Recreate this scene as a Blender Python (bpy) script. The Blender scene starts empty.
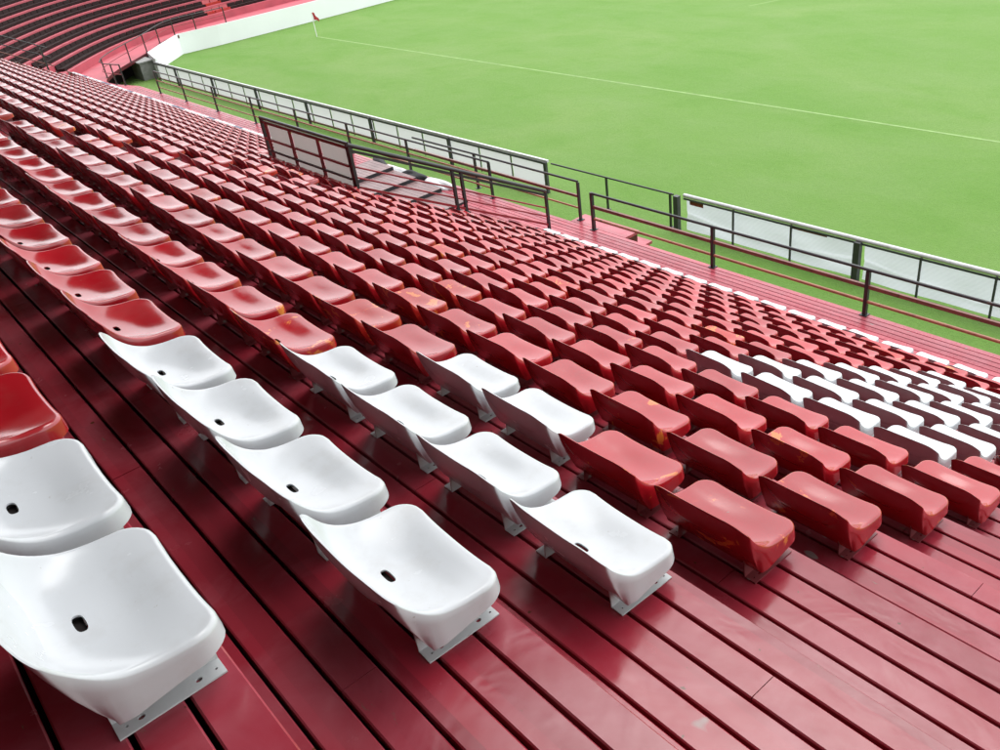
import bpy, bmesh, math, random
from mathutils import Vector, Matrix
import numpy as np

random.seed(7)
rng = np.random.default_rng(11)
scene = bpy.context.scene
C = scene.collection
LIFT = 8.6                       # the pitch is z = 0


def W(a, y, z):
    """stand coordinates (a along the rows, y towards the pitch, z relative to the eye) -> world"""
    return Vector((y, a, z + LIFT))


# ------------------------------------------------------------------ camera
cam_d = bpy.data.cameras.new('camera')
cam = bpy.data.objects.new('camera', cam_d)
C.objects.link(cam)
right = Vector((0.759, -0.637, -0.131))
down = Vector((-0.429, -0.338, -0.838))
fwd = Vector((0.489, 0.692, -0.530))
right.normalize()
fwd = (fwd - right * fwd.dot(right)).normalized()
up = right.cross(fwd).normalized()
cam.matrix_world = Matrix((
    (right.x, up.x, -fwd.x, 0.0),
    (right.y, up.y, -fwd.y, 0.0),
    (right.z, up.z, -fwd.z, LIFT),
    (0, 0, 0, 1)))
cam_d.sensor_width = 36.0
cam_d.lens = 36.0 * 0.87777
cam_d.clip_start = 0.05
cam_d.clip_end = 900
scene.camera = cam

# ------------------------------------------------------------------ sky and sun (overcast)
SUN_EL, SUN_DIR = math.radians(66), (0.86, 0.50)       # direction towards the sun in the plan (x, y)
world = bpy.data.worlds.new('World')
scene.world = world
world.use_nodes = True
nt = world.node_tree
nt.nodes.clear()
sky = nt.nodes.new('ShaderNodeTexSky')
sky.sky_type = 'NISHITA'
sky.sun_disc = False
sky.sun_elevation = SUN_EL
sky.sun_rotation = math.atan2(SUN_DIR[0], SUN_DIR[1])
sky.air_density = 1.0
sky.dust_density = 6.0
sky.ozone_density = 1.0
hs = nt.nodes.new('ShaderNodeHueSaturation')
hs.inputs['Saturation'].default_value = 0.22
mixw = nt.nodes.new('ShaderNodeMixRGB')
mixw.inputs['Fac'].default_value = 0.72
mixw.inputs['Color2'].default_value = (13.2, 13.5, 13.9, 1)
bg = nt.nodes.new('ShaderNodeBackground')
bg.inputs['Strength'].default_value = 0.15
wo = nt.nodes.new('ShaderNodeOutputWorld')
nt.links.new(sky.outputs[0], hs.inputs['Color'])
nt.links.new(hs.outputs[0], mixw.inputs['Color1'])
nt.links.new(mixw.outputs[0], bg.inputs['Color'])
nt.links.new(bg.outputs[0], wo.inputs['Surface'])

sun_d = bpy.data.lights.new('sun', 'SUN')
sun_d.energy = 0.8
sun_d.angle = math.radians(35)
sun_d.color = (1.0, 0.97, 0.93)
sun = bpy.data.objects.new('sun', sun_d)
C.objects.link(sun)
to_sun = Vector((SUN_DIR[0] * math.cos(SUN_EL), SUN_DIR[1] * math.cos(SUN_EL), math.sin(SUN_EL)))
sun.rotation_euler = to_sun.to_track_quat('Z', 'Y').to_euler()
sun.location = (30, 20, 60)

vs = scene.view_settings
vs.view_transform = 'Standard'
vs.look = 'None'
vs.exposure = 0.48
vs.gamma = 1.0
vs.use_curve_mapping = False
scene.cycles.max_bounces = 7
scene.cycles.diffuse_bounces = 4
scene.cycles.glossy_bounces = 4
scene.cycles.use_denoising = True
scene.cycles.sample_clamp_indirect = 8


# ------------------------------------------------------------------ object helpers
def tag(o, label=None, cat=None, group=None, kind=None):
    if label: o['label'] = label
    if cat: o['category'] = cat
    if group: o['group'] = group
    if kind: o['kind'] = kind
    return o


def empty(name, loc=(0, 0, 0)):
    o = bpy.data.objects.new(name, None)
    o.empty_display_size = 0.1
    o.location = loc
    C.objects.link(o)
    return o


def mesh_obj(name, me, parent=None, loc=None):
    o = bpy.data.objects.new(name, me)
    C.objects.link(o)
    if loc is not None: o.location = loc
    if parent: o.parent = parent
    return o


class MB:
    """collects boxes, bars and tubes (world axes) into one mesh"""
    def __init__(s):
        s.v, s.f, s.m = [], [], []

    def raw(s, vs_, fs, mi=0):
        n = len(s.v)
        s.v += [tuple(v) for v in vs_]
        for f in fs:
            s.f.append(tuple(i + n for i in f)); s.m.append(mi)

    def hexa(s, p, mi=0):
        s.raw(p, [(0, 3, 2, 1), (4, 5, 6, 7), (0, 1, 5, 4), (1, 2, 6, 5), (2, 3, 7, 6), (3, 0, 4, 7)], mi)

    def box(s, lo, hi, mi=0):
        x0, y0, z0 = lo; x1, y1, z1 = hi
        s.hexa([(x0, y0, z0), (x1, y0, z0), (x1, y1, z0), (x0, y1, z0),
                (x0, y0, z1), (x1, y0, z1), (x1, y1, z1), (x0, y1, z1)], mi)

    def bar(s, a, b, w, h, mi=0):
        """rectangular bar from a to b, w across, h up"""
        a, b = Vector(a), Vector(b)
        d = (b - a).normalized()
        upv = Vector((0, 0, 1)) if abs(d.z) < 0.95 else Vector((1, 0, 0))
        sx = d.cross(upv).normalized() * (w / 2)
        sz = sx.cross(d).normalized() * (h / 2)
        s.hexa([a - sx - sz, a + sx - sz, a + sx + sz, a - sx + sz, b - sx - sz, b + sx - sz, b + sx + sz, b - sx + sz], mi)

    def tube(s, a, b, r, n=8, mi=0, r2=None):
        a, b = Vector(a), Vector(b)
        r2 = r if r2 is None else r2
        d = (b - a).normalized()
        upv = Vector((0, 0, 1)) if abs(d.z) < 0.95 else Vector((1, 0, 0))
        sx = d.cross(upv).normalized(); sz = sx.cross(d).normalized()
        vs_ = []
        for k in range(n):
            t = 2 * math.pi * k / n
            vs_.append(a + (sx * math.cos(t) + sz * math.sin(t)) * r)
        for k in range(n):
            t = 2 * math.pi * k / n
            vs_.append(b + (sx * math.cos(t) + sz * math.sin(t)) * r2)
        fs = [(k, (k + 1) % n, n + (k + 1) % n, n + k) for k in range(n)]
        fs += [tuple(range(n - 1, -1, -1)), tuple(range(n, 2 * n))]
        s.raw(vs_, fs, mi)

    def mesh(s, name, mats, smooth=False):
        me = bpy.data.meshes.new(name)
        me.from_pydata(s.v, [], s.f)
        for m in (mats if isinstance(mats, (list, tuple)) else [mats]):
            me.materials.append(m)
        me.polygons.foreach_set('material_index', s.m)
        bm = bmesh.new(); bm.from_mesh(me)
        bmesh.ops.recalc_face_normals(bm, faces=bm.faces)
        bm.to_mesh(me); bm.free()
        if smooth:
            me.polygons.foreach_set('use_smooth', [True] * len(me.polygons))
            me.set_sharp_from_angle(angle=math.radians(40))
        me.update()
        return me

    def build(s, name, mats, parent=None, smooth=False):
        o = mesh_obj(name, s.mesh(name, mats, smooth))
        if parent is not None:
            o.parent = parent
            o.matrix_parent_inverse = Matrix.Translation(-parent.location)
        return o


# ------------------------------------------------------------------ materials
def new_mat(name):
    m = bpy.data.materials.new(name)
    m.use_nodes = True
    n = m.node_tree.nodes
    b = n['Principled BSDF']
    return m, m.node_tree, b


def N(t, kind, **kw):
    n = t.nodes.new('ShaderNode' + kind)
    for k, v in kw.items():
        if hasattr(n, k): setattr(n, k, v)
        else: n.inputs[k].default_value = v
    return n


def noise(t, scale, detail=4, vec=None, rough=0.55, dist=0.0):
    n = N(t, 'TexNoise')
    n.inputs['Scale'].default_value = scale
    n.inputs['Detail'].default_value = detail
    n.inputs['Roughness'].default_value = rough
    n.inputs['Distortion'].default_value = dist
    if vec is not None: t.links.new(vec, n.inputs['Vector'])
    return n.outputs['Fac']


def ramp(t, fac, stops):
    r = N(t, 'ValToRGB')
    cr = r.color_ramp
    while len(cr.elements) < len(stops): cr.elements.new(0.5)
    for e, (p_, c) in zip(cr.elements, stops):
        e.position = p_
        e.color = c if len(c) == 4 else (*c, 1)
    t.links.new(fac, r.inputs[0])
    return r.outputs[0]


def g(v): return (v, v, v, 1)


def mix(t, fac, a, b, mode='MIX'):
    m = N(t, 'MixRGB', blend_type=mode)
    for sock, v in ((m.inputs[0], fac), (m.inputs[1], a), (m.inputs[2], b)):
        if isinstance(v, bpy.types.NodeSocket): t.links.new(v, sock)
        elif isinstance(v, (int, float)): sock.default_value = v
        else: sock.default_value = v if len(v) == 4 else (*v, 1)
    return m.outputs[0]


def bump(t, b, h, strength, dist=0.01):
    n = N(t, 'Bump')
    n.inputs['Strength'].default_value = strength
    n.inputs['Distance'].default_value = dist
    t.links.new(h, n.inputs['Height'])
    t.links.new(n.outputs[0], b.inputs['Normal'])


def scaled(t, out, s, loc=(0, 0, 0)):
    m = N(t, 'Mapping')
    m.inputs['Scale'].default_value = s
    m.inputs['Location'].default_value = loc
    t.links.new(out, m.inputs['Vector'])
    return m.outputs[0]


def simple(name, col, rough=0.5, var=0.12, metallic=0.0, scale=6.0, bumps=0.0, rust=None, rust_at=0.62):
    m, t, b = new_mat(name)
    co = N(t, 'TexCoord').outputs['Object']
    f = noise(t, scale, 5, co)
    c0 = tuple(c * (1 - var) for c in col); c1 = tuple(min(1, c * (1 + var)) for c in col)
    c = ramp(t, f, [(0.3, c0), (0.7, c1)])
    if rust:
        r = ramp(t, noise(t, scale * 2.3, 6, co), [(rust_at, g(0)), (rust_at + 0.06, g(1))])
        c = mix(t, r, c, rust)
    t.links.new(c, b.inputs['Base Color'])
    b.inputs['Roughness'].default_value = rough
    b.inputs['Metallic'].default_value = metallic
    if bumps: bump(t, b, noise(t, scale * 5, 3, co), bumps)
    return m


def plank_mat(name, base, rough0=0.10, rough1=0.30, wear=True):
    """glossy red deck paint on sheet metal: dents, scuffs, grey worn patches, rusty spots"""
    m, t, b = new_mat(name)
    co = N(t, 'TexCoord').outputs['Object']
    sx, sy = N(t, 'SeparateXYZ'), None
    t.links.new(co, sx.inputs[0])
    # one tone per board: X is across the boards (0.11 m), Y runs along them in 2.6 m lengths
    fx = N(t, 'Math', operation='DIVIDE'); t.links.new(sx.outputs[0], fx.inputs[0]); fx.inputs[1].default_value = 0.11
    fl = N(t, 'Math', operation='FLOOR'); t.links.new(fx.outputs[0], fl.inputs[0])
    fy = N(t, 'Math', operation='DIVIDE'); t.links.new(sx.outputs[1], fy.inputs[0]); fy.inputs[1].default_value = 3.1
    fly = N(t, 'Math', operation='FLOOR'); t.links.new(fy.outputs[0], fly.inputs[0])
    cb = N(t, 'CombineXYZ'); t.links.new(fl.outputs[0], cb.inputs[0]); t.links.new(fly.outputs[0], cb.inputs[1])
    oi = N(t, 'ObjectInfo'); t.links.new(oi.outputs['Random'], cb.inputs[2])
    wn = N(t, 'TexWhiteNoise'); t.links.new(cb.outputs[0], wn.inputs['Vector'])
    lo = tuple(c * 0.78 for c in base); hi = tuple(c * 1.2 for c in base)
    c = ramp(t, wn.outputs['Value'], [(0.0, lo), (1.0, hi)])
    long_ = scaled(t, co, (1.0, 0.22, 1.0))
    c = mix(t, ramp(t, noise(t, 5, 5, long_), [(0.35, g(0)), (0.75, g(0.4))]), c, tuple(v * 0.6 + 0.012 for v in base))
    if wear:
        dust_sheen = ramp(t, noise(t, 2.6, 6, co, 0.62, 0.6), [(0.44, g(0.10)), (0.70, g(0.52))])  # pale dust that also paints in the sky sheen on the boards
        c = mix(t, dust_sheen, c, (0.40, 0.115, 0.145))
        scr = ramp(t, noise(t, 9.0, 6, scaled(t, co, (2.2, 0.5, 1)), 0.7), [(0.665, g(0)), (0.70, g(0.75))])
        c = mix(t, scr, c, (0.16, 0.10, 0.075))
        bald = ramp(t, noise(t, 3.7, 2, scaled(t, co, (1.8, 1.0, 1), (3.1, 0.6, 0)), 0.4), [(0.735, g(0)), (0.745, g(0.85))])
        c = mix(t, bald, c, (0.235, 0.235, 0.215))
        vo = N(t, 'TexVoronoi'); vo.inputs['Scale'].default_value = 3.6; t.links.new(co, vo.inputs['Vector'])
        c = mix(t, ramp(t, vo.outputs['Distance'], [(0.0, g(0.95)), (0.014, g(0.95)), (0.022, g(0))]), c, (0.03, 0.012, 0.012))
        rs = ramp(t, noise(t, 26, 2, co), [(0.745, g(0)), (0.77, g(0.9))])
        c = mix(t, rs, c, (0.09, 0.035, 0.012))
    t.links.new(c, b.inputs['Base Color'])
    r = ramp(t, noise(t, 7, 5, co, 0.6), [(0.35, g(rough0)), (0.72, g(rough1))])
    t.links.new(r, b.inputs['Roughness'])
    dent = noise(t, 7.5, 2, scaled(t, co, (1.0, 0.7, 1.0)), 0.5, 0.8)
    fine = noise(t, 60, 3, co)
    h = N(t, 'Math', operation='MULTIPLY_ADD')
    t.links.new(fine, h.inputs[0]); h.inputs[1].default_value = 0.02; t.links.new(dent, h.inputs[2])
    bump(t, b, h.outputs[0], 0.18, 0.012)
    return m


def seat_mat(name, base, rough, ior=1.5, chips=0.0, vary=0.0, chip_col=(0.62, 0.17, 0.03), grime=0.12, grime_col=(0.18, 0.12, 0.10), fade=None):
    m, t, b = new_mat(name)
    co = N(t, 'TexCoord').outputs['Object']
    oi = N(t, 'ObjectInfo')
    off = N(t, 'VectorMath', operation='SCALE'); off.inputs['Scale'].default_value = 37.0
    cbx = N(t, 'CombineXYZ')
    for k in range(3): t.links.new(oi.outputs['Random'], cbx.inputs[k])
    t.links.new(cbx.outputs[0], off.inputs[0])
    add = N(t, 'VectorMath', operation='ADD'); t.links.new(co, add.inputs[0]); t.links.new(off.outputs[0], add.inputs[1])
    v = add.outputs[0]
    c = mix(t, 0.0, base, base)
    if vary:
        h = N(t, 'HueSaturation')
        h.inputs['Color'].default_value = (*base, 1)
        mr = N(t, 'MapRange'); t.links.new(oi.outputs['Random'], mr.inputs[0])
        mr.inputs[3].default_value = 1 - vary; mr.inputs[4].default_value = 1 + vary
        t.links.new(mr.outputs[0], h.inputs['Value'])
        c = h.outputs[0]
    if fade:
        c = mix(t, ramp(t, noise(t, 3.2, 3, v), [(0.48, g(0)), (0.75, g(0.5))]), c, fade)
    c = mix(t, ramp(t, noise(t, 9, 6, v, 0.65), [(0.5, g(0)), (0.78, g(grime))]), c, grime_col)
    sp = ramp(t, noise(t, 55, 2, v), [(0.74, g(0)), (0.77, g(0.7 if grime > 0.05 else 0.4))])
    c = mix(t, sp, c, grime_col)
    if chips:
        cf = ramp(t, noise(t, 7.5, 5, v, 0.6, 0.5), [(0.66 - chips, g(0)), (0.675 - chips, g(1))])
        cf2 = ramp(t, noise(t, 7.5, 5, v, 0.6, 0.5), [(0.63 - chips, g(0)), (0.69 - chips, g(0.8))])
        c = mix(t, cf2, c, tuple(min(1, x * 0.9 + y * 0.35) for x, y in zip(base, chip_col)))
        c = mix(t, cf, c, chip_col)
    t.links.new(c, b.inputs['Base Color'])
    b.inputs['IOR'].default_value = ior
    r = ramp(t, noise(t, 12, 4, v), [(0.3, g(rough * 0.75)), (0.75, g(rough * 1.35))])
    t.links.new(r, b.inputs['Roughness'])
    bump(t, b, noise(t, 22, 2, v), 0.05, 0.004)
    return m


RED = (0.37, 0.008, 0.015)
M = {}
M['plank'] = plank_mat('red_deck_paint', (0.28, 0.012, 0.026), 0.12, 0.30)
M['walk'] = plank_mat('daylit_walkway_paint', (0.42, 0.06, 0.085), 0.22, 0.45)  # lighter base: the open daylight on the walkway is in the colour
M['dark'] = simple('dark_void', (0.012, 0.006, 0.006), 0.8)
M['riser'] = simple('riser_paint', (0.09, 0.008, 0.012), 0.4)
M['seat_red'] = seat_mat('red_plastic', RED, 0.16, 1.64, chips=0.0, vary=0.16, grime=0.14, fade=(0.45, 0.06, 0.065))
M['seat_worn'] = seat_mat('worn_red_plastic', (0.40, 0.016, 0.012), 0.2, 1.55, chips=0.06, vary=0.1)
M['seat_chip'] = seat_mat('chipped_red_plastic', RED, 0.18, 1.64, chips=0.028, vary=0.1)
M['seat_white'] = seat_mat('white_plastic', (0.56, 0.58, 0.60), 0.22, grime=0.30, grime_col=(0.36, 0.34, 0.31))
M['seat_navy'] = seat_mat('navy_plastic', (0.02, 0.035, 0.12), 0.3, vary=0.3)
M['seat_black'] = seat_mat('black_plastic', (0.028, 0.015, 0.015), 0.9, 1.25, vary=0.2, grime=0.0)
M['bracket_white'] = simple('white_bracket_paint', (0.58, 0.60, 0.60), 0.42, 0.08, rust=(0.16, 0.10, 0.07), rust_at=0.70, scale=9)
M['bracket_red'] = simple('red_bracket_paint', (0.20, 0.035, 0.04), 0.38, 0.25, rust=(0.22, 0.19, 0.17), rust_at=0.60, scale=9)
M['black_steel'] = simple('black_rail_paint', (0.022, 0.022, 0.024), 0.36, 0.3, scale=5, rust=(0.10, 0.045, 0.03), rust_at=0.66)
M['brown_rail'] = simple('rusty_red_rail', (0.17, 0.060, 0.045), 0.45, 0.3, scale=4, rust=(0.09, 0.04, 0.025), rust_at=0.6)
M['orange_rail'] = simple('faded_orange_rail', (0.34, 0.125, 0.075), 0.45, 0.2, scale=4, rust=(0.16, 0.06, 0.03), rust_at=0.62)
M['red_rail'] = simple('red_rail_paint', (0.24, 0.012, 0.022), 0.35, 0.2)
M['white_board'] = simple('white_board', (0.58, 0.575, 0.59), 0.5, 0.06, scale=1.1, rust=(0.42, 0.30, 0.20), rust_at=0.70)
M['white_wall'] = simple('white_perimeter_paint', (0.84, 0.86, 0.88), 0.5, 0.03, scale=0.6)
M['grey_pipe'] = simple('galvanised_pipe', (0.55, 0.56, 0.57), 0.4, 0.12, scale=4)
M['dark_post'] = simple('dark_post', (0.05, 0.052, 0.055), 0.5, 0.3)
M['grey_box'] = simple('grey_concrete', (0.25, 0.25, 0.24), 0.8, 0.2, bumps=0.2)
M['panel'] = simple('dull_panel', (0.40, 0.38, 0.37), 0.5, 0.12, scale=2)
M['flag'] = simple('flag_cloth', (0.42, 0.03, 0.04), 0.7)
M['pole'] = simple('flag_pole_paint', (0.75, 0.75, 0.74), 0.5)
M['line'] = simple('pitch_paint', (0.20, 0.315, 0.105), 0.9, 0.2, scale=3)
M['roof'] = simple('roof_underside', (0.055, 0.035, 0.032), 0.7, 0.3, scale=1)
M['column'] = simple('column_paint', (0.12, 0.02, 0.02), 0.5)
M['plastic_bag'] = simple('white_plastic_sheet', (0.7, 0.71, 0.72), 0.3, 0.1)
M['black_cloth'] = simple('black_cloth', (0.015, 0.015, 0.018), 0.6, 0.4)
M['step_top'] = simple('worn_step_top', (0.20, 0.12, 0.12), 0.4, 0.2, scale=3)


def translucent(m, fac, col):
    t = m.node_tree
    b = t.nodes['Principled BSDF']
    tr = N(t, 'BsdfTranslucent'); tr.inputs['Color'].default_value = (*col, 1)
    mx = N(t, 'MixShader'); mx.inputs[0].default_value = fac
    out = t.nodes['Material Output']
    t.links.new(b.outputs[0], mx.inputs[1]); t.links.new(tr.outputs[0], mx.inputs[2]); t.links.new(mx.outputs[0], out.inputs['Surface'])


translucent(M['white_board'], 0.5, (0.80, 0.775, 0.83))
translucent(M['panel'], 0.5, (0.40, 0.37, 0.36))
M['far_red'] = simple('far_stand_lit_paint', (0.42, 0.075, 0.10), 0.45, 0.15, scale=1.5)  # raised base carries the full sky light on the far risers


def tarp_mat():
    m, t, b = new_mat('white_mesh_tarpaulin')
    co = N(t, 'TexCoord').outputs['Object']
    w = N(t, 'TexWave', wave_type='BANDS', bands_direction='DIAGONAL')
    w.inputs['Scale'].default_value = 5.5
    w.inputs['Distortion'].default_value = 0.6
    t.links.new(co, w.inputs['Vector'])
    c = ramp(t, w.outputs['Fac'], [(0.0, (0.56, 0.58, 0.63)), (1.0, (0.62, 0.64, 0.69))])
    c = mix(t, ramp(t, noise(t, 1.7, 5, co), [(0.55, g(0)), (0.8, g(0.5))]), c, (0.42, 0.42, 0.42))
    t.links.new(c, b.inputs['Base Color'])
    b.inputs['Roughness'].default_value = 0.55
    bump(t, b, noise(t, 2.4, 4, scaled(t, co, (1, 1, 1.7)), 0.6, 1.5), 0.5, 0.06)
    translucent(m, 0.5, (0.74, 0.76, 0.83))
    return m


def grass_mat():
    m, t, b = new_mat('pitch_turf')
    co = N(t, 'TexCoord').outputs['Object']
    big = noise(t, 0.13, 6, scaled(t, co, (1.0, 0.55, 1)), 0.62, 1.2)
    mid = noise(t, 0.55, 6, scaled(t, co, (1.0, 0.55, 1)), 0.65, 0.4)
    fine = noise(t, 9.0, 6, co, 0.75)
    c = ramp(t, big, [(0.32, (0.106, 0.224, 0.034)), (0.52, (0.122, 0.236, 0.043)), (0.72, (0.158, 0.256, 0.066))])
    c = mix(t, ramp(t, mid, [(0.40, g(0.0)), (0.76, g(0.5))]), c, (0.172, 0.262, 0.088))
    c = mix(t, ramp(t, mid, [(0.26, g(0.35)), (0.42, g(0.0))]), c, (0.075, 0.190, 0.016))
    c = mix(t, ramp(t, fine, [(0.35, g(0.22)), (0.62, g(0.0))]), c, (0.06, 0.135, 0.018))
    t.links.new(c, b.inputs['Base Color'])
    b.inputs['Roughness'].default_value = 0.85
    b.inputs['Specular IOR Level'].default_value = 0.25
    h = N(t, 'Math', operation='ADD')
    t.links.new(noise(t, 16, 5, co, 0.8), h.inputs[0]); t.links.new(noise(t, 2.0, 4, co), h.inputs[1])
    bump(t, b, h.outputs[0], 0.7, 0.05)
    return m


M['tarp'] = tarp_mat()
M['grass'] = grass_mat()

# ------------------------------------------------------------------ stand geometry constants (fitted)
PITCH = 0.5
TX, TY, TZ = 1.3011, 0.2118, -1.1795       # near front corner of the first seat of the first row
D, H = 0.62961, 0.34994
SEAT_H = 0.122
ROWS = 17
DECK_Z = -7.25
END_A = 35.9
START_A = -40.0


def tip(i, r): return TX + PITCH * i, TY + D * r, TZ - H * r


def edge_y(r): return TY + D * r - 0.008


def tread_z(r): return TZ - H * r - SEAT_H


# ------------------------------------------------------------------ pitch
def plane_obj(name, pts, mat, kind='structure'):
    me = bpy.data.meshes.new(name)
    me.from_pydata([tuple(p) for p in pts], [], [tuple(range(len(pts)))])
    me.materials.append(mat)
    o = mesh_obj(name, me)
    if kind: o['kind'] = kind
    return o


o = plane_obj('pitch', [W(-260, -200, -8.6), W(-260, 320, -8.6), W(320, 320, -8.6), W(320, -200, -8.6)], M['grass'])
tag(o, 'mottled green football pitch turf beyond the railings', 'pitch')


def strip(name, pts, w, z, mat, label, cat):
    mb = MB()
    for (a0, y0), (a1, y1) in zip(pts, pts[1:]):
        d = Vector((y1 - y0, a1 - a0, 0)).normalized()
        s = Vector((-d.y, d.x, 0)) * (w / 2)
        p0, p1 = W(a0, y0, z), W(a1, y1, z)
        mb.raw([p0 - s, p0 + s, p1 + s, p1 - s], [(0, 1, 2, 3)])
    o = mb.build(name, mat)
    return tag(o, label, cat, kind='structure')


strip('touchline', [(45.6, 23.68), (19.3, 23.45), (-60, 22.0)], 0.09, -8.596, M['line'], 'thin white touchline painted along the near side of the pitch', 'pitch marking')
strip('penalty_area_line', [(26.1, 35.35), (25.4, 36.9), (25.3, 60)], 0.08, -8.596, M['line'], 'short white pitch marking far out on the turf', 'pitch marking')


# ------------------------------------------------------------------ grandstand: stepped plank terraces
def plank_run(mb, a0, a1, y0, w, zt, th=0.03, ch=0.004):
    """one board, its top edges slightly rounded; across y0..y0+w, along a0..a1"""
    prof = [(y0, zt - th), (y0, zt - ch), (y0 + ch, zt), (y0 + w - ch, zt), (y0 + w, zt - ch), (y0 + w, zt - th)]
    n = len(prof)
    vs_ = [W(a0, y, z) for y, z in prof] + [W(a1, y, z) for y, z in prof]
    fs = [(k, (k + 1) % n, n + (k + 1) % n, n + k) for k in range(n)] + [tuple(range(n - 1, -1, -1)), tuple(range(n, 2 * n))]
    mb.raw(vs_, fs)


OPEN = {11: 30.0, 12: 31.0, 13: 32.5, 14: 34.5, 15: 36.0, 16: 37.5}    # exit opening: from x = 12.35 to this seat index
OPEN_A0 = 12.36
GAPW, BW = 0.0115, 0.0985

grand = empty('grandstand', W(0, 0, -8.6))
tag(grand, 'red plank grandstand stepping down to the pitch', 'grandstand')


ENDS = {13: 36.4, 14: 37.4, 15: 40.0, 16: 42.6}


def spans(r):
    END_A = ENDS.get(r, 35.9)
    if r in OPEN: return [(START_A, OPEN_A0), (TX + PITCH * OPEN[r], END_A)]
    return [(START_A, END_A)]


for r in range(-5, ROWS):
    mb = MB()
    ye, z = edge_y(r), tread_z(r)
    back = edge_y(r - 1)
    for (a0, a1) in spans(r):
        y = ye
        k = 0
        while y > back + 0.004:
            y0 = max(y - BW, back - 0.02)
            # boards come in lengths, butted with a hairline joint
            cuts = [a0]
            c = a0 + 1.1 + ((r * 5 + k * 3) % 7) * 0.43
            while c < a1 - 0.6:
                cuts.append(c); c += 3.1
            cuts.append(a1)
            for c0, c1 in zip(cuts, cuts[1:]):
                plank_run(mb, c0 + 0.0012, c1 - 0.0012, y0, y - y0, z + (0.0008 if (k + int(c0)) % 3 == 0 else 0.0))
            y -= BW + GAPW
            k += 1
        # riser sheet below the front edge and a dark sheet added under the boards as shade in the gaps
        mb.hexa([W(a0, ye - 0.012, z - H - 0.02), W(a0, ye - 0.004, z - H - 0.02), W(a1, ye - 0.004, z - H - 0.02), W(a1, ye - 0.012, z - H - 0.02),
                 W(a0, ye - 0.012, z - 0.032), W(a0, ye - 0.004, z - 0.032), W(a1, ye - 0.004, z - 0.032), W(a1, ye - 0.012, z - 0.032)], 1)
        mb.hexa([W(a0, back, z - 0.09), W(a0, ye - 0.02, z - 0.09), W(a1, ye - 0.02, z - 0.09), W(a1, back, z - 0.09),
                 W(a0, back, z - 0.055), W(a0, ye - 0.02, z - 0.055), W(a1, ye - 0.02, z - 0.055), W(a1, back, z - 0.055)], 2)
    ob = mb.build('terrace', [M['plank'], M['riser'], M['dark']], grand)

# side wall closing the far end, exit opening walls
mb = MB()
for r in range(-5, ROWS):
    e_ = ENDS.get(r, END_A)
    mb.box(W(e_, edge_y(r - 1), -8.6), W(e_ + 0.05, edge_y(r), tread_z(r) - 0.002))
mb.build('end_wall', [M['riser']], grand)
mb = MB()
for r in range(11, ROWS):
    mb.box(W(OPEN_A0 + 0.001, edge_y(r - 1), -8.0), W(OPEN_A0 + 0.06, edge_y(r), tread_z(r) + 0.03))
    a1 = TX + PITCH * OPEN[r]
    mb.box(W(a1 - 0.06, edge_y(r - 1), -8.0), W(a1 - 0.001, edge_y(r), tread_z(r) + 0.03))
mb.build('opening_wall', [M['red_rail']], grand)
mb = MB()
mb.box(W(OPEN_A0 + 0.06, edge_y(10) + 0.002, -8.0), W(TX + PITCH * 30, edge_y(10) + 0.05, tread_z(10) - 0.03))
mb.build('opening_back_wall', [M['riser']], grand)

# roof over the upper part of the stand (its edge shades and reflects dark in the near seats)
mb = MB()
ROOF_Y, ROOF_Z = 4.3, 6.4
for (r0_, r1_, ry) in ((-40, 7.0, 2.8), (7.01, 62, 6.3)):
    rz = ROOF_Z - 0.9 + 0.9 * (ry + 15) / 21.3
    mb.hexa([W(r0_, -15, ROOF_Z - 0.9), W(r0_, ry, rz), W(r1_, ry, rz), W(r1_, -15, ROOF_Z - 0.9),
             W(r0_, -15, ROOF_Z - 0.6), W(r0_, ry, rz + 0.3), W(r1_, ry, rz + 0.3), W(r1_, -15, ROOF_Z - 0.6)])
for k in range(-6, 10):
    ry = 2.5 if k < 2 else 6.0
    mb.bar(W(k * 6.0, -14.5, ROOF_Z - 1.15), W(k * 6.0, ry, ROOF_Z - 1.15 + 0.9 * (ry + 15) / 21.3), 0.2, 0.4)
mb.build('roof', [M['roof']], grand)
mb = MB()
for k in range(-6, 10):
    mb.box(W(k * 6.0 - 0.2, -14.6, -8.6), W(k * 6.0 + 0.2, -14.2, ROOF_Z - 1.2))
mb.box(W(-40, -15.2, -8.6), W(62, -15.0, ROOF_Z - 0.9))
mb.box(W(-40.3, -15.0, -8.6), W(-40.1, 6.0, ROOF_Z - 0.95))  # unseen side wall, added to keep low side light off the seat backs
mb.build('rear_wall', [M['column']], grand)

# ------------------------------------------------------------------ walkway in front of the lowest row
mb = MB()
y = 11.52
y_in = edge_y(16)
while y > y_in - 0.05:
    y0 = max(y - BW, y_in - 0.05)
    c = START_A
    k = int(y * 100) % 5
    cuts = [START_A, START_A + 1.3 + k * 0.5]
    while cuts[-1] < 37.5: cuts.append(cuts[-1] + 3.1)
    cuts[-1] = 38.5
    for c0, c1 in zip(cuts, cuts[1:]):
        plank_run(mb, c0 + 0.001, c1 - 0.001, y0, y - y0, DECK_Z)
    y -= BW + GAPW
# floor of the exit opening
y = y_in - 0.06
while y > edge_y(10) + 0.08:
    plank_run(mb, OPEN_A0 + 0.07, TX + PITCH * 38, y - BW, BW, DECK_Z - 0.004)
    y -= BW + GAPW
# fascia below the outer edge, dark sheet added beneath so the board gaps look shaded
mb.box(W(START_A, 11.50, DECK_Z - 0.22), W(38.5, 11.53, DECK_Z - 0.034), 1)
mb.box(W(START_A, 6.7, DECK_Z - 0.2), W(38.5, 11.49, DECK_Z - 0.06), 2)
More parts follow.
